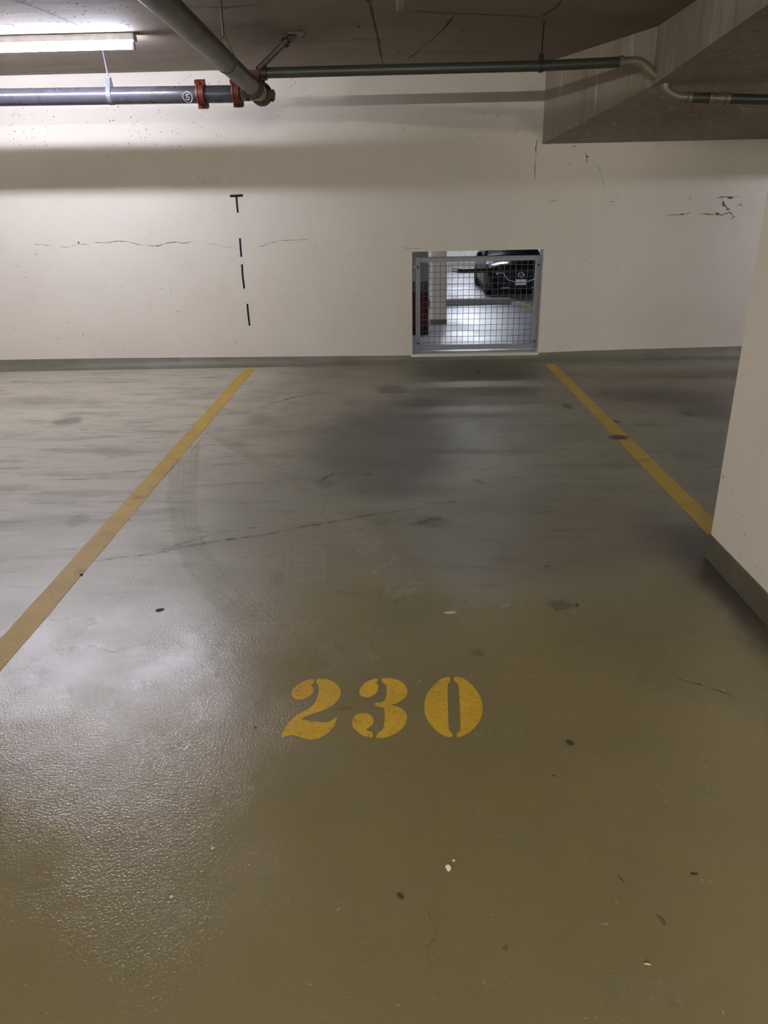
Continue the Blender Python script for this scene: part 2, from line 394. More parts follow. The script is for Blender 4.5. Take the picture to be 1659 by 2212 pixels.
# skirting painted along the wall: top edge as surveyed, broken by the sill of the opening
def skirt_strip(name, pts):
    bm = B(); rows = []
    for x, z in pts:
        prof = [(WALL_Y, z), (WALL_Y-0.012, z-0.004), (WALL_Y-0.022, z*0.45), (WALL_Y-0.055, 0.012), (WALL_Y-0.085, 0.0)]
        rows.append([bm.verts.new((x, y, zz)) for y, zz in prof])
    for a, b in zip(rows, rows[1:]):
        for k in range(len(a)-1): bm.faces.new((a[k], a[k+1], b[k+1], b[k]))
    for r in (rows[0], rows[-1]): bm.faces.new(r)
    return struct(name, bm, M['skirt'], smooth=True)
skx = [(XL, 0.10), (-4.0, 0.10), (-3.3, 0.100), (-2.72, 0.098), (-1.9, 0.09), (-1.3, 0.084), (-0.5, 0.078), (0.06, 0.073), (0.15, 0.072),
       (0.158, 0.060), (0.7, 0.062), (1.372, 0.064), (1.40, 0.077), (1.75, 0.086), (2.2, 0.093), (2.68, 0.098), (3.3, 0.105), (XR, 0.11)]
skirt_strip('baseboard_back', skx)

# tapered beam with a flared haunch at the wall
def soff(y):
    pts = [(7.1916, 1.886), (5.90, 2.150), (4.24, 2.272), (2.0, 2.33), (YB, 2.33)]
    for (a, za), (b, zb) in zip(pts, pts[1:]):
        if y >= b: return za + (zb-za)*(a-y)/(a-b)
    return 2.33
BXL, BXR = 1.81, 2.86
left = [(1.308, 7.1916), (BXL, 5.90), (BXL, 4.24), (BXL, 2.0), (BXL, YB)]
right = [(3.40, 7.1916), (BXR, 5.90), (BXR, 4.24), (BXR, 2.0), (BXR, YB)]
bm = B(); low = []; top = []
for (a, y), (b, _) in zip(left, right):
    z = soff(y)
    low.append((bm.verts.new((a, y, z)), bm.verts.new((b, y, z)))); top.append((bm.verts.new((a, y, CEIL_Z)), bm.verts.new((b, y, CEIL_Z))))
for i in range(len(low)-1):
    bm.faces.new((low[i][0], low[i][1], low[i+1][1], low[i+1][0])); bm.faces.new((top[i][0], top[i+1][0], top[i+1][1], top[i][1]))
    for s in (0, 1): bm.faces.new((low[i][s], low[i+1][s], top[i+1][s], top[i][s]))
for i in (0, -1): bm.faces.new((low[i][0], low[i][1], top[i][1], top[i][0]))
beam = struct('trim_1', bm, M['beam'], 'deep tapered concrete beam flaring wider where it meets the wall')

# cream column in front on the right
CX, CY1, CY0 = 1.322, 2.862, 1.55
bm = B(); box(bm, CX, 3.35, CY0, CY1, 0, 2.335, 0.006); col = struct('wall_column', bm, M['column'], 'cream painted concrete column with dark skirting at right')
bm = B(); box(bm, CX-0.006, 3.356, CY0-0.006, CY1+0.006, 0, 0.112, 0.003); struct('baseboard_column', bm, M['colskirt'])

# ------------------------------------------------------------------ cracks, pits and seams (marks that belong to the wall, ceiling and floor)
def ribbon(bm, pts, wid, nrm, taper=True, jit=0.0):
    """flat strip along pts with its own width"""
    pts = [Vector(p) for p in pts]; n = len(pts); rows = []
    for i, p in enumerate(pts):
        d = (pts[min(i+1, n-1)] - pts[max(i-1, 0)]).normalized(); s = d.cross(nrm).normalized()
        k = (0.25 if i in (0, n-1) else 1.0)*(1+R.uniform(-jit, jit)) if taper else 1.0
        rows.append((bm.verts.new(p + s*wid*k/2), bm.verts.new(p - s*wid*k/2)))
    for a, b in zip(rows, rows[1:]): bm.faces.new((a[0], a[1], b[1], b[0]))
def densify(px, n=3, amp=0.6):
    out = []
    for (a, b), (c, d) in zip(px, px[1:]):
        for i in range(n): t = i/n; out.append((a+(c-a)*t + R.uniform(-amp, amp), b+(d-b)*t + R.uniform(-amp, amp)))
    out.append(px[-1]); return out
NW = Vector((0, -1, 0)); NF = Vector((0, 0, 1)); NC = Vector((0, 0, -1))
def wpts(px): return [on_y(x, y, WALL_Y-0.0012) for x, y in densify(px)]
bm = B()
def z4(l): return [(x/2.0, 480+y/2.0) for x, y in l]
for l, wd in ((z4([(145,95),(190,97),(230,105)]), 0.004), (z4([(258,105),(300,108),(325,96),(385,95)]), 0.004), (z4([(405,88),(470,88),(512,80),(560,86),(612,100),(680,103),(725,88),(765,86),(790,92),(835,83)]), 0.0065),
              (z4([(865,88),(930,96),(985,108),(1018,106)]), 0.0025), (z4([(1110,108),(1150,97),(1195,83),(1240,78),(1285,76),(1335,74)]), 0.0045), (z4([(1380,84),(1450,76)]), 0.0025),
              ([(1159.8,302),(1158,317),(1157.5,338)], 0.008), ([(1157.2,348),(1155.2,358),(1154.5,382),(1153.8,392)], 0.008), ([(1158,338),(1157.2,348)], 0.003),
              ([(1183,438),(1195,434),(1203,433)], 0.006), ([(1317,436),(1332,434.5)], 0.005), ([(1288,350),(1297,372),(1303,392),(1304,420)], 0.003), ([(1264,327),(1268,338),(1267,352)], 0.007),
              ([(1437,466.5),(1455,464),(1480,463),(1492,459)], 0.007), ([(1505,461.5),(1540,463),(1560,464),(1576,458),(1586,468),(1575,476)], 0.009), ([(1542,428),(1560,426),(1600,424)], 0.008), ([(1560,430),(1568,446),(1578,454)], 0.010), ([(1590,446),(1600,440),(1606,450)], 0.006),
              ([(864,532),(880,537),(915,536)], 0.003), ([(178,716),(180,727)], 0.007), ([(75,552),(80,548)], 0.008)):
    ribbon(bm, wpts(l), wd*0.75, NW, True, 0.7)
obj('crack', bm, M['crack'], wall)
bm = B()
def patch(bm, cx, cy, rx, ry, fn, n=9):
    vs = [bm.verts.new(fn(cx+rx*math.cos(2*PI*k/n)*R.uniform(.65, 1.15), cy+ry*math.sin(2*PI*k/n)*R.uniform(.65, 1.15))) for k in range(n)]
    bm.faces.new(vs)
wf_ = lambda x, y: on_y(x, y, WALL_Y-0.0015)
for cx, cy, rx, ry in ((1577,427,8,3),(1563,441,3,6),(1550,462,5,3.5),(1474,463,6,2),(1572,452,4,2),(1268,338,3,3),(170,524,3,2),(340,531,4,1.5),(1240,316,3,1.5),(1491,428,2,1)):
    patch(bm, cx, cy, rx, ry, wf_)
obj('spalled_patch', bm, M['spall'], wall)
bm = B()
def pits(n, x0, x1, y0, y1, r0, r1):
    for _ in range(n):
        x, y = R.uniform(x0, x1), R.uniform(y0, y1); r = R.uniform(r0, r1)*0.8
        if OX0-0.02 < on_y(x, y, WALL_Y).x < OX1+0.02 and 535 < y < 775: continue
        patch(bm, x, y, r*R.uniform(.8, 1.7), r*R.uniform(.6, 1.1), wf_, 6)
pits(46, 20, 120, 232, 330, 0.6, 1.9); pits(60, 230, 400, 225, 340, 0.6, 1.9); pits(40, 380, 640, 160, 200, 0.5, 1.8); pits(40, 600, 1150, 170, 300, 0.6, 1.8)
pits(70, 0, 520, 330, 760, 0.5, 1.7); pits(55, 520, 880, 330, 760, 0.5, 1.5); pits(50, 1190, 1590, 330, 745, 0.6, 1.8); pits(20, 150, 480, 250, 300, 0.8, 2.2)
o = obj('surface_pit', bm, M['pit'], wall); o['kind'] = 'stuff'

# ceiling seams left by the formwork
bm = B(); cz = lambda px: [on_z(x, y, CEIL_Z-0.0015) for x, y in densify(px, 4, 0.8)]
for l, wd in (([(30,0),(70,14),(125,36),(200,66)], 0.012), ([(100,118),(150,137),(205,153)], 0.006), ([(798,0),(808,45),(817,88),(828,140)], 0.014), ([(985,28),(960,62),(905,110),(880,128)], 0.014),
              ([(866,20),(930,28),(1010,30),(1100,34),(1170,38)], 0.012), ([(905,112),(960,112),(1080,114)], 0.008), ([(760,86),(815,82)], 0.014), ([(1170,36),(1200,16),(1215,0)], 0.012),
              ([(400,14),(480,16),(570,10)], 0.010), ([(540,98),(600,92)], 0.006), ([(0,54),(20,52),(35,56)], 0.012)):
    ribbon(bm, cz(l), wd, NC, True, 0.6)
obj('formwork_seam', bm, M['seam'], ceiling)
bm = B(); cf_ = lambda x, y: on_z(x, y, CEIL_Z-0.0015)
for _ in range(70):
    x, y = R.uniform(0, 300), R.uniform(0, 62); r = R.uniform(0.5, 2.2); patch(bm, x, y, r*R.uniform(1, 2.2), r*0.6, cf_, 7)
for cx, cy, rx, ry in ((640,72,10,4),(655,80,4,3),(775,58,4,3),(488,18,3,2),(560,45,3,2),(860,112,3,1.5),(1000,68,2,2),(797,2,8,3),(815,84,4,3),(650,65,5,2)):
    patch(bm, cx, cy, rx, ry, cf_)
o = obj('surface_pit', bm, M['seam'], ceiling); o['kind'] = 'stuff'

# floor: tyre tracks, scrapes and hairline cracks
def fl(px, z=0.0006): return [on_z(x, y, z) for x, y in px]
def fstrip(bm, L, Rr, z):
    a = [bm.verts.new(on_z(x, y, z)) for x, y in L]; b = [bm.verts.new(on_z(x, y, z)) for x, y in Rr]
    for i in range(len(a)-1): bm.faces.new((a[i], b[i], b[i+1], a[i+1]))
def lerp(L, Rr, t): return [(a[0]+(b[0]-a[0])*t, a[1]+(b[1]-a[1])*t) for a, b in zip(L, Rr)]
tracks = [([(365,1020),(358,1080),(372,1150),(395,1220),(440,1290),(500,1350)], [(432,955),(425,1080),(432,1150),(470,1215),(520,1275),(600,1350)]),
          ([(620,1125),(618,1180),(616,1255)], [(700,1120),(700,1180),(705,1255)]),
          ([(440,935),(560,1010),(680,1090),(740,1150),(800,1230),(850,1295)], [(520,955),(640,1020),(730,1085),(800,1140),(880,1220),(925,1270)])]
bm = B()
for L, Rr in tracks: fstrip(bm, L, Rr, 0.0005)
obj('tyre_track', bm, M['track'], floor)
bm = B()
for L, Rr in tracks[:3]:
    for t_ in (0.12, 0.32, 0.52, 0.72, 0.9): ribbon(bm, [on_z(x, y, 0.0008) for x, y in densify(lerp(L, Rr, t_), 4, 0.5)], 0.008, NF, True, 0.6)
obj('tyre_groove', bm, M['trackline'], floor)
bm = B()
for l, wd in (([(335,1196),(400,1180),(470,1168),(560,1157),(640,1140),(700,1130),(760,1120),(815,1110)], 0.022), ([(340,1190),(400,1172),(455,1155),(520,1143),(560,1138)], 0.012), ([(815,1110),(880,1102),(940,1090),(1000,1083),(1100,1074)], 0.008), ([(920,1088),(960,1086),(990,1083)], 0.022),
              ([(690,1040),(715,1026),(720,1022)], 0.03), ([(718,1022),(760,1024),(808,1025)], 0.012), ([(608,866),(625,860),(648,855)], 0.03), ([(550,883),(600,868),(660,853),(740,845)], 0.010), ([(632,934),(660,926),(690,915),(735,904)], 0.010),
              ([(900,1130),(930,1122),(955,1118)], 0.03), ([(1018,1036),(1035,1039),(1047,1045)], 0.02), ([(270,928),(320,930),(400,932)], 0.012), ([(448,932),(420,966),(380,1002),(350,1035)], 0.008),
              ([(1462,1465),(1510,1478),(1560,1494),(1590,1506)], 0.006), ([(200,1212),(270,1203),(335,1196)], 0.012)):
    ribbon(bm, fl(densify(l, 4, 0.8), 0.0010), wd, NF, True, 0.6)
obj('rubber_scrape', bm, M['scrape'], floor)
bm = B()
for l, wd in (([(924,1960),(930,1985),(944,2005),(938,2030),(922,2045),(921,2062),(928,2080),(934,2096)], 0.0016), ([(1100,1072),(1180,1062),(1230,1056)], 0.003)):
    ribbon(bm, fl(densify(l, 4, 0.6), 0.0010), wd, NF, True, 0.4)
obj('crack', bm, M['scrape'], floor)
# faint marks on the column's face
bm = B()
def cx_(px, py): d = _ray(px, py); return EYE + d*((CX-0.0012)/d.x)
for cx, cy, rx, ry in ((1604,1114,5,1.5),(1608,1154,5,4),(1565,1158,2,2),(1635,1226,2.5,3),(1657,1145,1.5,3),(1562,1030,3,4),(1580,1062,2,3),(1556,1120,2,2),(1600,1196,2,2)):
    patch(bm, cx, cy, rx*0.75, ry*0.7, cx_, 7)
obj('scuff_mark', bm, M['scuff'], col)

# ------------------------------------------------------------------ painted lines and number
def pad(name, polys, mat, label, cat, group=None, h=0.0006, parent=None):
    bm = B()
    for p in polys: prism(bm, [on_z(x, y, 0.0002) for x, y in p][::-1], (0, 0, h))
    o = obj(name, bm, mat, parent, origin=on_z(*polys[0][0], 0) if parent is None else None)
    if parent is None: tag(o, label, cat, group)
    return o
def line_obj(x0, x1, y0, y1, label):
    bm = B(); n = 40; rows = []
    for i in range(n+1):
        y = y0+(y1-y0)*i/n; j = lambda: R.uniform(-.0025, .0025)
        rows.append([bm.verts.new((x0+j(), y, 0.0003)), bm.verts.new((x1+j(), y, 0.0003)), bm.verts.new((x1+0, y, 0.0014)), bm.verts.new((x0+0, y, 0.0014))])
        rows[-1][2].co.x = rows[-1][1].co.x; rows[-1][3].co.x = rows[-1][0].co.x
    ring_loft(bm, rows)
    tag(obj('parking_line', bm, M['line'], None, origin=((x0+x1)/2, y1, 0)), label, 'parking line', 'yellow lines of the parking bay')
line_obj(-1.441, -1.340, 0.6, 7.045, 'yellow painted bay line left of the stencilled number')
line_obj(1.418, 1.516, 0.6, 7.03, 'yellow painted bay line running from the wall to the cream column')
def zd(l): return [(580+x/3.318, 1430+y/3.318) for x, y in l]
two = [[(325,122),(300,124),(262,135),(215,160),(180,190),(165,215),(166,240),(185,262),(215,271),(255,266),(290,250),(305,240),(322,215),(325,195),(315,175),(300,162),(318,158),(325,145)],
       [(345,120),(400,120),(445,132),(490,160),(515,195),(520,225),(505,265),(475,300),(420,335),(360,358),(300,375),(262,392),(228,412),(280,420),(340,428),(400,435),(435,430),(460,415),(475,400),(490,398),(487,425),(470,460),(440,500),(395,530),(345,552),(295,556),(245,545),(200,528),(165,522),(130,528),(100,542),(90,538),(95,515),(110,490),(130,455),(155,425),(190,390),(240,360),(290,335),(325,305),(345,270),(358,225),(362,190),(358,165),(343,150)]]
three = [[(783,118),(750,122),(705,140),(670,170),(650,205),(652,230),(670,248),(710,255),(745,245),(775,220),(788,195),(785,165),(768,150),(782,140)],
         [(815,116),(880,117),(930,128),(970,155),(995,190),(998,215),(985,250),(950,280),(905,300),(870,307),(930,320),(970,345),(992,380),(994,410),(980,450),(945,490),(900,520),(850,538),(805,547),(772,543),(770,530),(790,505),(815,490),(828,460),(835,400),(832,350),(825,325),(800,322),(775,318),(760,305),(768,292),(800,290),(825,285),(840,265),(848,220),(848,185),(840,160),(820,148),(808,135)],
         [(748,540),(720,540),(670,525),(625,490),(600,455),(597,425),(610,395),(640,372),(680,365),(720,372),(748,395),(755,420),(745,450),(720,470),(697,487),(715,498),(740,500),(748,515)]]
zero = [[(1303,108),(1270,110),(1225,128),(1175,175),(1135,230),(1117,290),(1116,350),(1130,400),(1160,445),(1205,495),(1250,525),(1290,538),(1318,538),(1320,515),(1302,500),(1291,480),(1288,400),(1285,300),(1283,200),(1284,160),(1300,145)],
        [(1330,106),(1370,108),(1420,130),(1470,175),(1510,230),(1533,290),(1536,350),(1525,400),(1500,445),(1460,490),(1410,525),(1360,540),(1348,535),(1350,515),(1365,505),(1375,490),(1375,400),(1370,300),(1366,200),(1362,160),(1345,148),(1328,130)]]
def curvy(p, it=1):
    for _ in range(it):
        q = []
        for a, b in zip(p, p[1:]+p[:1]): q += [(a[0]*.75+b[0]*.25, a[1]*.75+b[1]*.25), (a[0]*.25+b[0]*.75, a[1]*.25+b[1]*.75)]
        p = q
    return p
GN = 'stencilled digits of the bay number'
for d, lab in ((two, 'yellow stencilled digit 2 painted on the floor'), (three, 'yellow stencilled digit 3 in the middle of the bay number'), (zero, 'yellow stencilled digit 0 painted on the floor')):
    pad('painted_digit', [curvy(zd(p)) for p in d], M['digit'], lab, 'painted digit', GN)

# black tape stuck on the wall
GT = 'strips of black tape on the wall'
def zt(x, y): return (440+x*0.19438, 390+y*0.19438)
def tape(pts, lab, wide=0.017):
    bm = B(); ps = [on_y(*zt(x, y), WALL_Y) for x, y in pts]; ps = [p + Vector((0, -0.0002, 0)) for p in ps]
    rows = []
    for i, p in enumerate(ps):
        d = (ps[min(i+1, len(ps)-1)] - ps[max(i-1, 0)]).normalized(); s = d.cross(NW).normalized()*wide/2; o_ = Vector((0, -0.0012, 0))
        rows.append([bm.verts.new(p+s), bm.verts.new(p-s), bm.verts.new(p-s+o_), bm.verts.new(p+s+o_)])
    ring_loft(bm, rows); tag(obj('tape_strip', bm, M['tape'], None), lab, 'tape', GT)
tape([(292,172), (365,170), (437,164)], 'short horizontal black tape strip topping the T on the wall', 0.021)
tape([(364,182), (370,270), (381,357)], 'black tape strip forming the upright of the T on the wall')
tape([(403,641), (410,750), (419,848)], 'black tape dash crossing the long wall crack')
tape([(425,930), (433,1060), (451,1200)], 'longest curved black tape dash, just under the wall crack')
tape([(485,1370), (495,1490), (511,1613)], 'lowest black tape dash on the wall, nearest the floor')

# ------------------------------------------------------------------ fluorescent battens
def batten(x1, y, z, glow_mat, label, LAMP_L=1.22):
    """bare-tube batten under the ceiling at height z, right end at x1, running along x"""
    x0 = x1-LAMP_L
    t = thing('batten_light', (x0+LAMP_L/2, y, z), label, 'ceiling light', 'fluorescent battens')
    bm = B(); box(bm, x0, x1, y-0.033, y+0.033, z-0.042, z-0.001, 0.004); obj('housing', bm, M['housing'], t)
    for xe, s in ((x0, 1), (x1, -1)):
        bm = B(); box(bm, xe-0.006 if s > 0 else xe, xe if s > 0 else xe+0.006, y-0.036, y+0.036, z-0.048, z, 0.001); obj('end_cap', bm, M['holder'], t)
        bm = B(); box(bm, min(xe+s*0.002, xe+s*0.020), max(xe+s*0.002, xe+s*0.020), y-0.016, y+0.016, z-0.098, z-0.043, 0.003); obj('lamp_holder', bm, M['holder'], t)
    bm = B(); lathe(bm, (x0+0.021, y, z-0.072), (1, 0, 0), [(0, 0.012), (0.004, 0.019), (LAMP_L-0.046, 0.019), (LAMP_L-0.042, 0.012)], 8)
    obj('fluorescent_tube', bm, glow_mat, t, True)
    return t
L0 = batten(-1.695, 5.70, CEIL_Z, M['tubeglow'], 'lit fluorescent batten under the ceiling above the big pipe', 2.4)
copy_tree(L0, None, (8.4, 0, 0), 'lit fluorescent batten right of the flared beam')
copy_tree(L0, None, (-4.6, 0, 0), 'lit fluorescent batten further left along the wall')
L1 = batten(0.5, -2.6, CEIL_Z, M['aisleglow'], 'unseen fluorescent batten added over the aisle behind, left one')  # unseen aisle lamps, added to brighten the wall and the near floor
copy_tree(L1, None, (-4.2, 0, 0), 'unseen fluorescent batten added over the aisle behind, far left one')
copy_tree(L1, None, (6.6, 0, 0), 'unseen fluorescent batten added over the aisle behind, right of the column')

# ------------------------------------------------------------------ pipes
def coupling(parent, c, axis, r, wid, up, mat=None, name='coupling'):
    """grooved pipe coupling: ribbed ring with two bolt pads"""
    bm = B(); c = Vector(c); a = Vector(axis).normalized(); up = Vector(up); up = (up-a*up.dot(a)).normalized()
    h = wid/2
    lathe(bm, c-a*h, a, [(0, r*1.0), (0, r*1.22), (wid*.2, r*1.30), (wid*.3, r*1.22), (wid*.5, r*1.26), (wid*.7, r*1.22), (wid*.8, r*1.30), (wid, r*1.22), (wid, r*1.0)], 30)
    s = a.cross(up)
    for k in (1, -1): obox(bm, c+up*k*r*1.38, a, s, up, wid*1.15, r*0.85, r*0.42)
    o = obj(name, bm, mat or M['red'], parent, True)
    for k in (1, -1):
        b = B(); p = c+up*k*r*1.40
        for q in (1,):
            lathe(b, p - s*r*0.62, s, [(0, r*.17), (r*.2, r*.17), (r*.2, r*.09), (r*1.04, r*.09), (r*1.04, r*.17), (r*1.28, r*.17)], 6)
        obj('bolt', b, M['bolt'], o)
    return o
PZ, PY, DX = 2.208, 6.20, -0.972
r4 = 0.058
# the wall-side pipe
bp = thing('sprinkler_main_pipe', (-3.5, PY, PZ), 'thick grey sprinkler pipe running along the wall under the tube light', 'pipe')
bm = B(); tube(bm, [(-9.4, PY, PZ+0.02), (-6, PY, PZ+0.01), (-2.9, PY, PZ+0.006), (-1.17, PY, PZ-0.008)], r4, 32); obj('pipe_run', bm, M['bigpipe'], bp, True)
pc = on_y(436, 205, PY)
coupling(bp, (pc.x, PY, PZ-0.004), (1, 0, 0), r4, 0.062, (0, -0.35, 1))
# ring with a curl: paint-marker mark on the pipe
bm = B(); c0 = on_y(405, 209, PY-r4)
def mk(u, v):   # wraps a flat mark round the pipe
    z = c0.z + v; dz = max(-r4*.98, min(r4*.98, z-(PZ-0.003))); return Vector((c0.x+u, PY-math.sqrt(r4*r4-dz*dz)-0.0012, z))
tube(bm, [mk(0.034*math.cos(2*PI*k/24), 0.032*math.sin(2*PI*k/24)) for k in range(24)], 0.0032, 6, False, True)
tube(bm, [mk(u, v) for u, v in ((0.013,0.017),(0.002,0.013),(-0.009,0.008),(-0.007,0.000),(0.006,-0.001),(0.012,-0.008),(0.005,-0.017),(-0.008,-0.017),(-0.018,-0.010))], 0.0032, 6)
obj('marker_ring', bm, M['chalk'], bp, True)
bp2 = thing('sprinkler_main_pipe', (6, PY, PZ), 'thick grey sprinkler pipe along the wall right of the beam', 'pipe')
bm = B(); tube(bm, [(3.42, PY, PZ), (9.4, PY, PZ+0.02)], r4, 32); obj('pipe_run', bm, M['bigpipe'], bp2, True)
# the pipe coming towards the viewer, with the tee at its far end
dp = thing('sprinkler_feed_pipe', (DX, 4.0, PZ), 'thick weathered pipe coming from overhead to the red tee by the wall', 'pipe')
def dx(y): return -0.930 - 0.05*(y-3.5)/2.7
bm = B(); tube(bm, [(dx(-8.5)+0.22, -8.5, PZ), (dx(3), 3, PZ), (dx(5.93), 5.93, PZ)], r4, 32); obj('pipe_run', bm, M['diag'], dp, True)
coupling(dp, (dx(5.94), 5.94, PZ), (0, 1, 0), r4, 0.085, (0.75, 0, 0.7), M['shaded_red'])
bm = B(); lathe(bm, (DX, 5.96, PZ), (0, 1, 0), [(0, r4), (0.30, r4)], 32)
lathe(bm, (DX, PY, PZ), (-1, 0, 0), [(0, r4*.98), (0.17, r4*.98)], 32); obj('tee_fitting', bm, M['fitting'], dp, True)
coupling(dp, (DX-0.165, PY, PZ), (1, 0, 0), r4, 0.062, (0, -0.5, 1))
cp = coupling(dp, (DX, 6.285, PZ), (0, 1, 0), r4*1.08, 0.075, (1, 0, -0.15), M['shaded_red'])
bm = B(); lathe(bm, (DX, 6.30, PZ), (0, 1, 0), [(0, r4*1.0), (0.03, r4*1.0), (0.045, r4*.8)], 28); obj('end_cap', bm, M['red'], dp, True)
# small pipe: saddle outlet, run, elbow through the beam
SY, r2 = 5.85, 0.0335
sp = thing('sprinkler_branch_pipe', (0.4, SY, 2.28), 'thin green-grey branch pipe crossing under the ceiling to the beam', 'pipe')
p0 = Vector((DX+0.118, SY, 2.281)); p1 = on_y(1340, 134.5, SY); p2 = on_y(1385, 132, SY); p3 = on_y(1412, 163, SY)
p0.z = on_y(560, 158, SY).z
bm = B(); tube(bm, [p0, on_y(850, 150.5, SY), on_y(1170, 142.5, SY), p1], r2, 24); obj('pipe_run', bm, M['smallpipe'], sp, True)
bm = B(); tube(bm, [p1+Vector((0, 0, 0))] + arc(p2, p2+(p1-p2).normalized()*0.045, p2+(p3-p2).normalized()*0.06) + [p3, Vector((1.85, SY, p3.z-0.004))], r2*0.92, 20)
lathe(bm, p1-Vector((0.012, 0, 0)), (1, 0, 0), [(0, r2*1.18), (0.03, r2*1.18)], 20); obj('elbow', bm, M['fitting'], sp, True)
bm = B(); obox(bm, (dx(SY)+0.012, SY, PZ+0.055), Vector((1,0,0)), Vector((0,1,0)), Vector((0,0,1)), 0.115, 0.10, 0.06); lathe(bm, (DX+0.05, SY, p0.z), (1, 0, 0), [(0, r2*1.3), (0.022, r2*1.35), (0.022, r2*1.15), (0.04, r2*1.15), (0.04, r2*1.35), (0.066, r2*1.35)], 20)
sd = obj('outlet_saddle', bm, M['shaded_red'], dp, True)
# lower stretch emerging from the soffit
q0 = on_y(1436, 190, SY); q0 = Vector((q0.x, SY, q0.z)); q1 = on_y(1452, 209, SY); q2 = on_y(1490, 211, SY)
lp = thing('sprinkler_branch_pipe', (q2.x, SY, q2.z), 'dark branch pipe below the beam soffit, running out to the right', 'pipe')
end = on_y(1659, 215.5, SY); far = end + (end-q2).normalized()*3.2
bm = B(); tube(bm, [Vector((q0.x-0.004, SY, 2.20)), q0] + arc(q1, q1+(q0-q1).normalized()*0.06, q1+(q2-q1).normalized()*0.06) + [q2], r2*0.92, 20); obj('elbow', bm, M['fitting'], lp, True)
bm = B(); tube(bm, [q2-Vector((0.01, 0, 0)), end, far], r2, 24); obj('pipe_run', bm, M['smallpipe'], lp, True)
for px in (1488, 1534, 1570):
    c_ = on_y(px, 211.5+(px-1490)*0.024, SY); bm = B(); lathe(bm, c_-Vector((0.014, 0, 0)), (1, 0, 0), [(0, r2*1.2), (0.028, r2*1.2)], 20); obj('pipe_collar', bm, M['fitting'], lp, True)
ca = on_y(1540, 212.6, SY); cb = on_y(1566, 213.2, SY); bm = B(); lathe(bm, ca, cb-ca, [(0, r2*1.06), ((cb-ca).length, r2*1.06)], 20); obj('union_fitting', bm, M['fitting'], lp, True)
# sway brace going up to the ceiling
b0 = on_y(558, 149, SY-0.03); b1 = on_z(616, 92, 2.455)
br = thing('pipe_brace', b1, 'short slanted steel brace from the red tee up to the ceiling', 'pipe brace')
bm = B(); tube(bm, [b0, b1], 0.0195, 18); obj('brace_rod', bm, M['diag'], br, True)
bm = B(); d = (b1-b0).normalized(); lathe(bm, b1-d*0.02, d, [(0, .03), (.03, .034), (.03, .022), (.06, .022)], 16); obox(bm, b1+d*0.05+Vector((0.01, 0, 0)), d, d.cross(Vector((0,1,0))).normalized(), Vector((0,1,0)), .05, .05, .03)
tp = on_z(640, 72, CEIL_Z-0.004); obox(bm, Vector((tp.x, tp.y, CEIL_Z-0.006)), Vector((1,0,0)), Vector((0,1,0)), Vector((0,0,1)), .11, .07, .012); obj('swivel_foot', bm, M['bolt'], br)

# hangers
def hanger(name, top, bot, label, rr, mat_rod, mat_strap, axis, centre, width=0.03, r_in=None, drop=True):
    t = thing(name, top, label, 'pipe hanger', 'pipe hangers')
    bm = B(); tube(bm, [top, bot], rr, 10); obj('hanger_rod', bm, mat_rod, t, True)
    a = Vector(axis); c = Vector(centre); up = Vector((0, 0, 1)); s = a.cross(up).normalized(); r_in = r_in
    pts = []
    n = 26; hz = (Vector(bot)-c).z
    for i in range(n+1):
        th = math.radians(-60) + math.radians(300)*i/n  # around the bottom
        pts.append(c + s*r_in*math.cos(th - PI/2 - math.radians(90)) + up*r_in*math.sin(th - PI/2 - math.radians(90)))
    # strap: from the rod's foot down one side, round below the pipe and back
    loop = [c+up*hz+s*0.012, c+up*r_in*0.75+s*r_in*0.72]
    for i in range(17):
        th = math.radians(35) - math.radians(250)*i/16
        loop.append(c + s*r_in*math.cos(th) + up*r_in*math.sin(th))
    loop += [c+up*r_in*0.75-s*r_in*0.72, c+up*hz-s*0.012]
    bm = B(); rows = []
    for i, p in enumerate(loop):
        d = (loop[min(i+1, len(loop)-1)]-loop[max(i-1, 0)]).normalized(); nn = d.cross(a).normalized()*0.0022
        rows.append([bm.verts.new(p+a*width/2+nn), bm.verts.new(p-a*width/2+nn), bm.verts.new(p-a*width/2-nn), bm.verts.new(p+a*width/2-nn)])
    ring_loft(bm, rows)
    obox(bm, c+up*hz, Vector((1,0,0)), Vector((0,1,0)), up, 0.03, 0.03, 0.006)
    obj('strap', bm, mat_strap, t)
    return t
hx = on_y(239.5, 207, PY).x; hb = on_y(238.5, 168, PY)
hanger('pipe_hanger', Vector((hx-0.012, PY, CEIL_Z)), Vector((hx, PY, hb.z)), 'zinc hanger strap and rod holding the thick pipe along the wall', 0.0055, M['zinc'], M['zinc'], (1, 0, 0), (hx, PY, PZ+0.002), 0.032, r4+0.003)
ht = on_z(462, 0, CEIL_Z); hy = 4.95
hanger('pipe_hanger', Vector((dx(hy), hy, CEIL_Z)), Vector((dx(hy), hy, PZ+0.125)), 'dark thin hanger rod and loop carrying the weathered overhead pipe', 0.0055, M['bolt'], M['bolt'], (0, 1, 0), (dx(hy), hy, PZ), 0.012, r4+0.003)
h2 = on_y(1168.5, 143, SY); h2t = on_z(1170.5, 38, CEIL_Z)
hanger('pipe_hanger', Vector((h2.x-0.03, SY-0.2, CEIL_Z)), Vector((h2.x, SY, h2.z+0.075)), 'dark hanger rod holding the thin branch pipe left of the beam', 0.0055, M['bolt'], M['bolt'], (1, 0, 0), (h2.x, SY, h2.z), 0.03, r2+0.003)
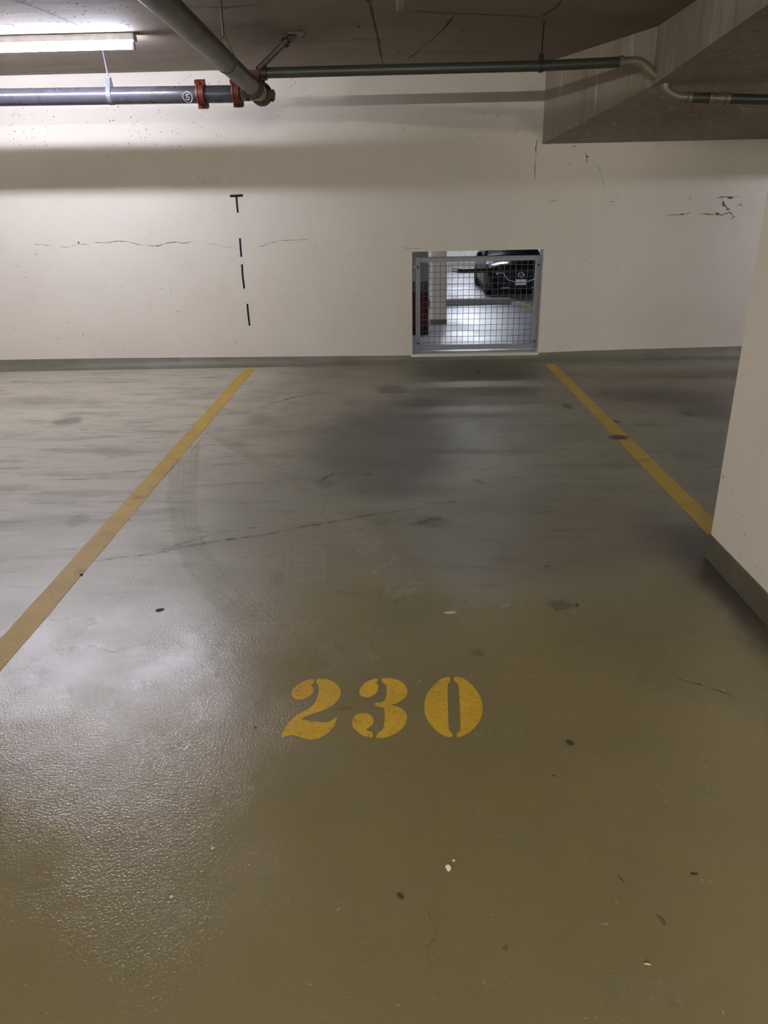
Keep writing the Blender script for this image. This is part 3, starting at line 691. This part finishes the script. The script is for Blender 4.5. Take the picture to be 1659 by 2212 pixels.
# pale fixing stub hanging from the ceiling near the top of the view
sx_ = on_z(865, 2, CEIL_Z)
bm = B(); box(bm, sx_.x-0.022, sx_.x+0.022, sx_.y-0.30, sx_.y-0.02, CEIL_Z-0.055, CEIL_Z-0.001, 0.006)
tag(obj('cable_box', bm, plain('dusty_plastic', '8d857c', 0.6), None), 'small pale box on the ceiling at the top edge of view', 'cable box')

# ------------------------------------------------------------------ barred opening: sill, grey frame, wire mesh
GY = 7.285
g = thing('mesh_gate', ((OX0+OX1)/2, GY, OZ0), 'grey steel frame with square wire mesh set in the wall opening', 'mesh gate')
FX0, FX1, FZ0, FZ1, fw_ = 0.203, 1.372, 0.107, 0.966, 0.046
for (a, b, c, d) in ((FX0, FX0+fw_, FZ0, FZ1), (FX1-fw_, FX1, FZ0, FZ1)):
    bm = B(); box(bm, a, b, GY-0.018, GY+0.018, c, d, 0.004); obj('frame_stile', bm, M['gframe'], g)
for z in (FZ0, FZ1-fw_):
    bm = B(); box(bm, FX0+fw_, FX1-fw_, GY-0.0175, GY+0.0175, z, z+fw_, 0.004); obj('frame_rail', bm, M['gframe'], g)
bm = B(); st = 0.0545; rw = 0.0019
x = FX0+fw_+0.028
while x < FX1-fw_: box(bm, x-rw, x+rw, GY+0.012-rw, GY+0.012+rw, FZ0+0.01, FZ1-0.01); x += st
z = FZ0+fw_+0.022
while z < FZ1-fw_: box(bm, FX0+0.01, FX1-0.01, GY+0.008-rw, GY+0.008+rw, z-rw, z+rw); z += st
obj('wire_mesh', bm, M['wire'], g)
for xx, s in ((FX0, -1), (FX1, 1)):
    for zz in (FZ0+0.07, FZ1-0.085):
        wx = OX0 if s < 0 else OX1
        bm = B(); box(bm, min(wx, xx-s*0.040), max(wx, xx-s*0.040), GY-0.026, GY-0.019, zz-0.022, zz+0.022, 0.003); k = obj('fixing_bracket', bm, M['gframe'], g)
        bm = B(); lathe(bm, (xx-s*0.022, GY-0.026, zz), (0, -1, 0), [(0, .011), (.007, .011), (.009, .007)], 6); obj('bolt', bm, M['bolt'], k)
bm = B(); box(bm, OX0-0.012, OX1+0.004, WALL_Y-0.016, WALL_Y+0.06, 0.056, 0.078, 0.005); struct('trim_2', bm, M['sill'], 'cream painted sill along the bottom of the wall opening')

# ------------------------------------------------------------------ lower parking level beyond the opening
LY0, LY1, LXL, LXR, LC = WALL_Y+0.2, 36.0, -9.0, 16.0, 1.1
bm = B(); box(bm, LXL, LXR, LY0, LY1, LOW_Z-0.2, LOW_Z); struct('floor_lower', bm, M['lowfloor'])
bm = B(); box(bm, LXL-.2, LXR+.2, LY0, LY1+.2, LC, LC+0.2); struct('ceiling_lower', bm, M['lowceil'])
bm = B(); box(bm, LXL, LXR, LY1, LY1+0.2, LOW_Z, LC); struct('wall_lower_back', bm, M['lowwall'])
bm = B(); box(bm, LXL-.2, LXL, LY0, LY1, LOW_Z, LC); struct('wall_lower_left', bm, M['lowwall'])
bm = B(); box(bm, LXR, LXR+.2, LY0, LY1, LOW_Z, LC); struct('wall_lower_right', bm, M['lowwall'])
bm = B(); box(bm, LXL-.2, LXR+.2, LY0-0.1, LY0, LOW_Z, -0.25); struct('wall_lower_front', bm, M['lowwall'])
lowl = lambda px, py: on_z(px, py, LOW_Z)
# cream square column with a dark kerb
a = lowl(926, 701); b = lowl(964, 700)
cw = b.x-a.x
bm = B(); box(bm, a.x+0.06, b.x, a.y, a.y+0.55, LOW_Z, LC, 0.01)
for v in bm.verts: pass
lc = struct('wall_lower_column', bm, M['column'], 'cream column beyond the mesh')
bm = B(); box(bm, a.x+0.05, b.x+0.01, a.y-0.01, a.y+0.56, LOW_Z, LOW_Z+0.10, 0.004); struct('baseboard_lower_column', bm, M['skirt'])
# banded column: black foot, red band, grey band, cream above
a = lowl(924.5, 723)
band = thing('banded_pillar', (a.x-0.3, a.y+0.3, LOW_Z), 'pillar with black foot and dark red band beyond the mesh, left side', 'pillar')
zr = [LOW_Z, on_y(924, 702, a.y).z, on_y(924, 630, a.y).z, on_y(924, 608, a.y).z, LC]
for k, (mat, nm) in enumerate(((plain('black_band_paint', '1d1a1c', 0.6), 'black_band'), (plain('dark_red_band_paint', '6a1a26', 0.5), 'red_band'), (plain('grey_band_paint', '77777a', 0.6), 'grey_band'), (M['column'], 'shaft'))):
    bm = B(); e = 0.0 if k == 3 else 0.004
    box(bm, a.x-0.6-e, a.x+e, a.y-e, a.y+0.6+e, zr[k], zr[k+1]); obj(nm, bm, mat, band)
# kerb, yellow line
k0 = lowl(930, 658); k1 = lowl(1104, 656)
bm = B(); box(bm, k0.x-1.0, k1.x, k1.y, k1.y+0.30, LOW_Z, LOW_Z+0.13, 0.012); tag(obj('parking_kerb', bm, plain('kerb_concrete', '6c6a68', 0.8), None), 'long grey concrete kerb on the floor beyond the mesh, left of the car', 'kerb')
l0 = lowl(1106, 646); l1 = lowl(1152, 666); dv = (l0-l1); l1 = l1-dv*0.5; s_ = Vector((0.09, 0, 0))
bm = B(); prism(bm, [l1-s_, l1+s_, l0+s_, l0-s_], (0, 0, 0.003)); tag(obj('parking_line', bm, M['line'], None), 'short yellow line on the far floor in front of the dark car', 'parking line')
# rail pipe crossing the view
RY = 13.0
r0 = on_y(992, 586, RY); r1 = on_y(1155, 586.5, RY); r1.z = r0.z
rl = thing('barrier_pipe', (r1.x, RY, LOW_Z), 'grey-green horizontal barrier pipe beyond the mesh in front of the car', 'barrier')
bm = B(); tube(bm, [r0+Vector((-0.06, 0.30, 0.0))] + arc(r0, r0+Vector((-0.03, 0.12, 0)), r0+Vector((0.12, 0, 0))) + [r1+Vector((1.0, 0, 0))], 0.033, 16); obj('pipe_run', bm, M['fitting'], rl, True)
bm = B(); tube(bm, [(r1.x+0.95, RY, LOW_Z), (r1.x+0.95, RY, r0.z)], 0.04, 16); tube(bm, [(r1.x+0.95, RY, LOW_Z), (r1.x+0.95, RY, LOW_Z+0.01)], 0.09, 16); obj('post', bm, M['smallpipe'], rl, True)
# unseen lamps of the lower level, the near ones added to light the pillars
LL = batten(3.4, 24.0, LC, M['lowglow'], 'unseen fluorescent batten placed to light the lower level, first of its set')
rowl = ('second', 'third', 'fourth', 'fifth', 'sixth', 'seventh', 'eighth', 'ninth', 'tenth', 'eleventh')
for i, (x_, y_) in enumerate(((-0.4, 3.5), (3.4, 8.5), (0.2, 9.5), (-5.2, -7.2), (-4.0, 2.0), (4.5, 11.0), (5.0, -4.0), (-0.9, -6.6), (-4.4, -8.6))):
    copy_tree(LL, None, (x_, y_, 0), 'unseen fluorescent batten placed to light the lower level, %s of its set' % rowl[i])

# ------------------------------------------------------------------ the dark car
def car():
    cc = lowl(1123, 641); X0, Y0 = cc.x, cc.y; Wd = 0.93
    c = thing('car', (X0, Y0+2.2, LOW_Z), 'dark car parked facing the mesh opening on the lower level', 'car')
    paint = plain('car_paint', '15171d', 0.18, 0.4, 0.1); black = plain('black_trim', '0d0d0f', 0.4); glass = plain('car_glass', '1a2326', 0.06, 0, 0.05); chrome = plain('chrome_trim', 'e0e2e6', 0.32, 0.55, 0.03); rubber = plain('tyre_rubber', '141414', 0.8); rim = plain('wheel_rim', '8d9096', 0.3, 0.8)
    lens = plain('headlight_lens', 'cfd6dd', 0.08, 0.5, 0.05); plate = plain('plate_white', 'e2e3e4', 0.5)
    W = lambda x, y, z: (X0+x, Y0+y, LOW_Z+z)
    # body: stations along the length, half profile from sill up to shoulder and centre
    st = [ # y, sill z, half width low, half width belt, belt z, centre z
        (0.00, 0.30, 0.62, 0.60, 0.70, 0.78), (0.06, 0.22, 0.76, 0.78, 0.74, 0.86), (0.22, 0.19, 0.86, 0.88, 0.82, 0.93), (0.60, 0.19, 0.91, 0.92, 0.90, 0.99), (1.10, 0.19, 0.92, 0.93, 0.95, 1.04),
        (1.50, 0.19, 0.92, 0.93, 0.98, 1.08), (2.60, 0.19, 0.92, 0.93, 1.00, 1.08), (3.60, 0.19, 0.92, 0.92, 1.02, 1.08), (4.25, 0.24, 0.88, 0.88, 1.00, 1.06), (4.50, 0.32, 0.74, 0.74, 0.92, 0.96)]
    bm = B(); rings = []
    for y, sz, wl_, wb, bz, cz_ in st:
        half = [(wl_*0.9, sz), (wl_, sz+0.10), (wb*1.0, (sz+bz)/2+0.03), (wb*0.985, bz-0.05), (wb*0.93, bz), (wb*0.62, (bz+cz_)/2+0.02), (wb*0.25, cz_)]
        ring = [(x, z_) for x, z_ in half] + [(-x, z_) for x, z_ in reversed(half)]
        rings.append([bm.verts.new(W(x, y, z_)) for x, z_ in ring])
    ring_loft(bm, rings); obj('body', bm, paint, c, True)
    bm = B(); rings = []
    for y, hw, z_, hw2, z2 in ((1.42, 0.80, 1.04, 0.78, 1.05), (2.15, 0.86, 1.02, 0.62, 1.46), (2.9, 0.86, 1.02, 0.64, 1.50), (3.6, 0.85, 1.02, 0.60, 1.44), (4.2, 0.78, 1.02, 0.70, 1.06)):
        rings.append([bm.verts.new(W(x, y, z0)) for x, z0 in ((hw, z_), (hw2, z2), (hw2*.5, z2+0.03), (-hw2*.5, z2+0.03), (-hw2, z2), (-hw, z_))])
    ring_loft(bm, rings); obj('cabin_roof', bm, paint, c, True)
    bm = B(); vs = [bm.verts.new(W(*p)) for p in ((-0.74, 1.44, 1.065), (0.74, 1.44, 1.065), (0.56, 2.08, 1.455), (-0.56, 2.08, 1.455))]; bm.faces.new(vs)
    bmesh.ops.solidify(bm, geom=bm.faces[:], thickness=0.02); obj('windshield', bm, glass, c)
    for s in (-1, 1):
        bm = B(); vs = [bm.verts.new(W(s*x, y, z_)) for x, y, z_ in ((0.87, 1.75, 1.06), (0.87, 3.5, 1.06), (0.655, 3.4, 1.42), (0.655, 2.3, 1.43))]; bm.faces.new(vs); bmesh.ops.solidify(bm, geom=bm.faces[:], thickness=0.015); obj('side_window', bm, glass, c)
        bm = B(); prism(bm, [W(s*x, y, z_) for x, y, z_ in ((0.50, 0.04, 0.70), (0.80, 0.10, 0.72), (0.90, 0.42, 0.84), (0.86, 0.40, 0.86), (0.52, 0.07, 0.80))], (0, -0.03, 0.012)); hl = obj('headlight', bm, black, c)
        for lx, ly, lr in ((0.62, 0.0, .05), (0.76, 0.06, .045)):
            bm = B(); lathe(bm, W(s*lx, ly, 0.755), (0, -1, 0), [(0, lr), (.02, lr), (.03, lr*.6)], 16); obj('lamp_lens', bm, lens, hl, True)
        bm = B(); box(bm, X0+min(s*0.93, s*1.08), X0+max(s*0.93, s*1.08), Y0+1.72, Y0+1.86, LOW_Z+1.02, LOW_Z+1.15, 0.03); obj('side_mirror', bm, paint, c)
        bm = B(); box(bm, X0+min(s*0.30, s*0.58), X0+max(s*0.30, s*0.58), Y0-0.035, Y0-0.015, LOW_Z+0.245, LOW_Z+0.268, 0.004); obj('lower_trim', bm, chrome, c)
        for y in (0.86, 3.62):
            wc = Vector(W(s*0.80, y, 0.33))
            bm = B(); lathe(bm, wc, (s, 0, 0), [(-0.10, .20), (-0.10, .31), (-0.07, .33), (0.11, .33), (0.135, .31), (0.135, .21), (0.12, .2)], 28); wo = obj('wheel', bm, rubber, c, True)
            bm = B(); lathe(bm, wc, (s, 0, 0), [(0.10, .205), (0.128, .205), (0.12, .18), (0.11, .05), (0.13, .04)], 28); obj('rim', bm, rim, wo, True)
    # grille with wing-shaped chrome surround
    gp = [(-0.50, 0.70), (0.50, 0.70), (0.47, 0.58), (0.36, 0.46), (0.15, 0.41), (-0.15, 0.41), (-0.36, 0.46), (-0.47, 0.58)]
    bm = B(); prism(bm, [W(x, -0.012, z_) for x, z_ in gp], (0, 0.03, 0)); gr = obj('grille', bm, black, c)
    bm = B(); tube(bm, [W(x, -0.02, z_) for x, z_ in ((-0.60, 0.72), (-0.50, 0.70), (-0.46, 0.58), (-0.36, 0.47), (-0.15, 0.415), (0.15, 0.415), (0.36, 0.47), (0.46, 0.58), (0.50, 0.70), (0.60, 0.72))], 0.016, 8); obj('grille_trim', bm, chrome, gr, True)
    bm = B(); tube(bm, [W(0.085*math.cos(2*PI*k/28), -0.03, 0.60+0.07*math.sin(2*PI*k/28)) for k in range(28)], 0.009, 8, False, True)
    tube(bm, [W(x, -0.03, z_) for x, z_ in ((-0.08, 0.615), (-0.045, 0.612), (0, 0.575), (0.045, 0.612), (0.08, 0.615))], 0.008, 8); obj('emblem', bm, chrome, gr, True)
    bm = B(); box(bm, X0-0.155, X0+0.155, Y0-0.05, Y0-0.03, LOW_Z+0.33, LOW_Z+0.485, 0.004); pl = obj('license_plate', bm, plate, c)
    bm = B(); box(bm, X0-0.12, X0+0.12, Y0-0.0515, Y0-0.0505, LOW_Z+0.395, LOW_Z+0.415); box(bm, X0-0.12, X0-0.02, Y0-0.0515, Y0-0.0505, LOW_Z+0.355, LOW_Z+0.365); obj('plate_marking', bm, plain('plate_ink', '8f95a0', 0.6), pl)
    bm = B(); prism(bm, [W(x, -0.01, z_) for x, z_ in ((-0.55, 0.36), (0.55, 0.36), (0.48, 0.24), (-0.48, 0.24))], (0, 0.02, 0)); obj('air_intake', bm, black, c)
    bm = B(); box(bm, X0-0.88, X0+0.88, Y0+0.25, Y0+4.3, LOW_Z+0.16, LOW_Z+0.30, 0.02); obj('underbody', bm, black, c)
car()

# ------------------------------------------------------------------ small litter on the floor
def lump(px, py, rx, ry, h, mat, name, label, cat, rot=0.0, group=None, sharp=True):
    p = on_z(px, py); bm = B()
    bmesh.ops.create_icosphere(bm, subdivisions=2, radius=1)
    rr = random.Random(int(px*7+py))
    for v in bm.verts:
        k = 1+rr.uniform(-.28, .22); v.co = Vector((v.co.x*rx*k, v.co.y*ry*k, max(0.0, (v.co.z*0.9+0.55)*h*k*0.7)))
    bmesh.ops.rotate(bm, verts=bm.verts, cent=(0, 0, 0), matrix=Matrix.Rotation(rot, 3, 'Z')); bmesh.ops.translate(bm, verts=bm.verts, vec=(p.x, p.y, 0.0004))
    return tag(obj(name, bm, mat, None), label, cat, group)
def bit(px, py, px2, py2, wd, mat, name, label, cat):
    a, b = on_z(px, py, 0.003), on_z(px2, py2, 0.003); mid = (a+b)/2 + Vector((0, 0, 0.002)); bm = B(); tube(bm, [a, mid, b], [wd*.3, wd*.5, wd*.35], 8)
    return tag(obj(name, bm, mat, None), label, cat)
lump(969, 1877, 0.0068, 0.0085, 0.009, M['stone'], 'stone_chip', 'white stone chip on the floor near the camera', 'stone', 0.3)
lump(980, 1860, 0.0032, 0.0034, 0.004, M['stone'], 'stone_chip', 'tiny white crumb beside the larger white stone chip', 'stone')
lump(865, 1938, 0.0048, 0.0095, 0.005, M['leaf'], 'dry_leaf', 'small dark brown leaf scrap lying near the white stone', 'leaf scrap', 0.75)
lump(1231, 1606, 0.012, 0.009, 0.006, M['clod'], 'dirt_clod', 'small black dirt clod right of the bay number', 'dirt clod', -0.5)
lump(345, 1318, 0.016, 0.010, 0.004, M['clod'], 'dirt_clod', 'dark dirt clod in the shiny patch beside the left line', 'dirt clod', 0.3)
lump(176, 1243, 0.007, 0.007, 0.006, M['clod'], 'dirt_clod', 'tiny dark clod at the edge of the left yellow line', 'dirt clod')
lump(1196, 1676, 0.003, 0.005, 0.002, M['clod'], 'dirt_clod', 'tiny dark speck below the dirt clod right of the number', 'dirt clod')
lump(551, 1572, 0.006, 0.004, 0.002, M['clod'], 'dirt_clod', 'tiny flat dark scrap left of the digit 2', 'dirt clod')
lump(1500, 1888, 0.010, 0.004, 0.002, M['clod'], 'dirt_clod', 'thin dark scrap far right near the camera', 'dirt clod')
lump(972, 1324, 0.023, 0.011, 0.0035, M['pink'], 'paper_scrap', 'small pinkish paper scrap in the middle of the bay', 'paper scrap', 0.1)
lump(459, 1833, 0.0035, 0.003, 0.003, M['chip'], 'paint_chip', 'tiny white chip on the dull floor below the shiny patch', 'paint chip')
lump(370, 1938, 0.003, 0.0035, 0.003, M['chip'], 'paint_chip', 'tiny white chip at lower left of the floor', 'paint chip')
bit(1391, 2082, 1405, 2084, 0.004, M['straw'], 'straw_bit', 'pale straw fragment at lower right of the floor', 'straw')
bit(1334, 1892, 1349, 1908, 0.003, M['leaf'], 'twig', 'thin dark twig on the floor at lower right', 'twig')
bit(74, 782, 76, 790, 0.010, M['chip'], 'paint_chip', 'white sliver by the skirting below the thick pipe', 'paint chip')
bit(1266, 776, 1270, 768, 0.010, M['chip'], 'paint_chip', 'pale sliver by the skirting right of the mesh opening', 'paint chip')
lump(1507, 782, 0.018, 0.012, 0.006, M['chip'], 'paint_chip', 'pale flake on the floor near the wall behind the column', 'paint chip')
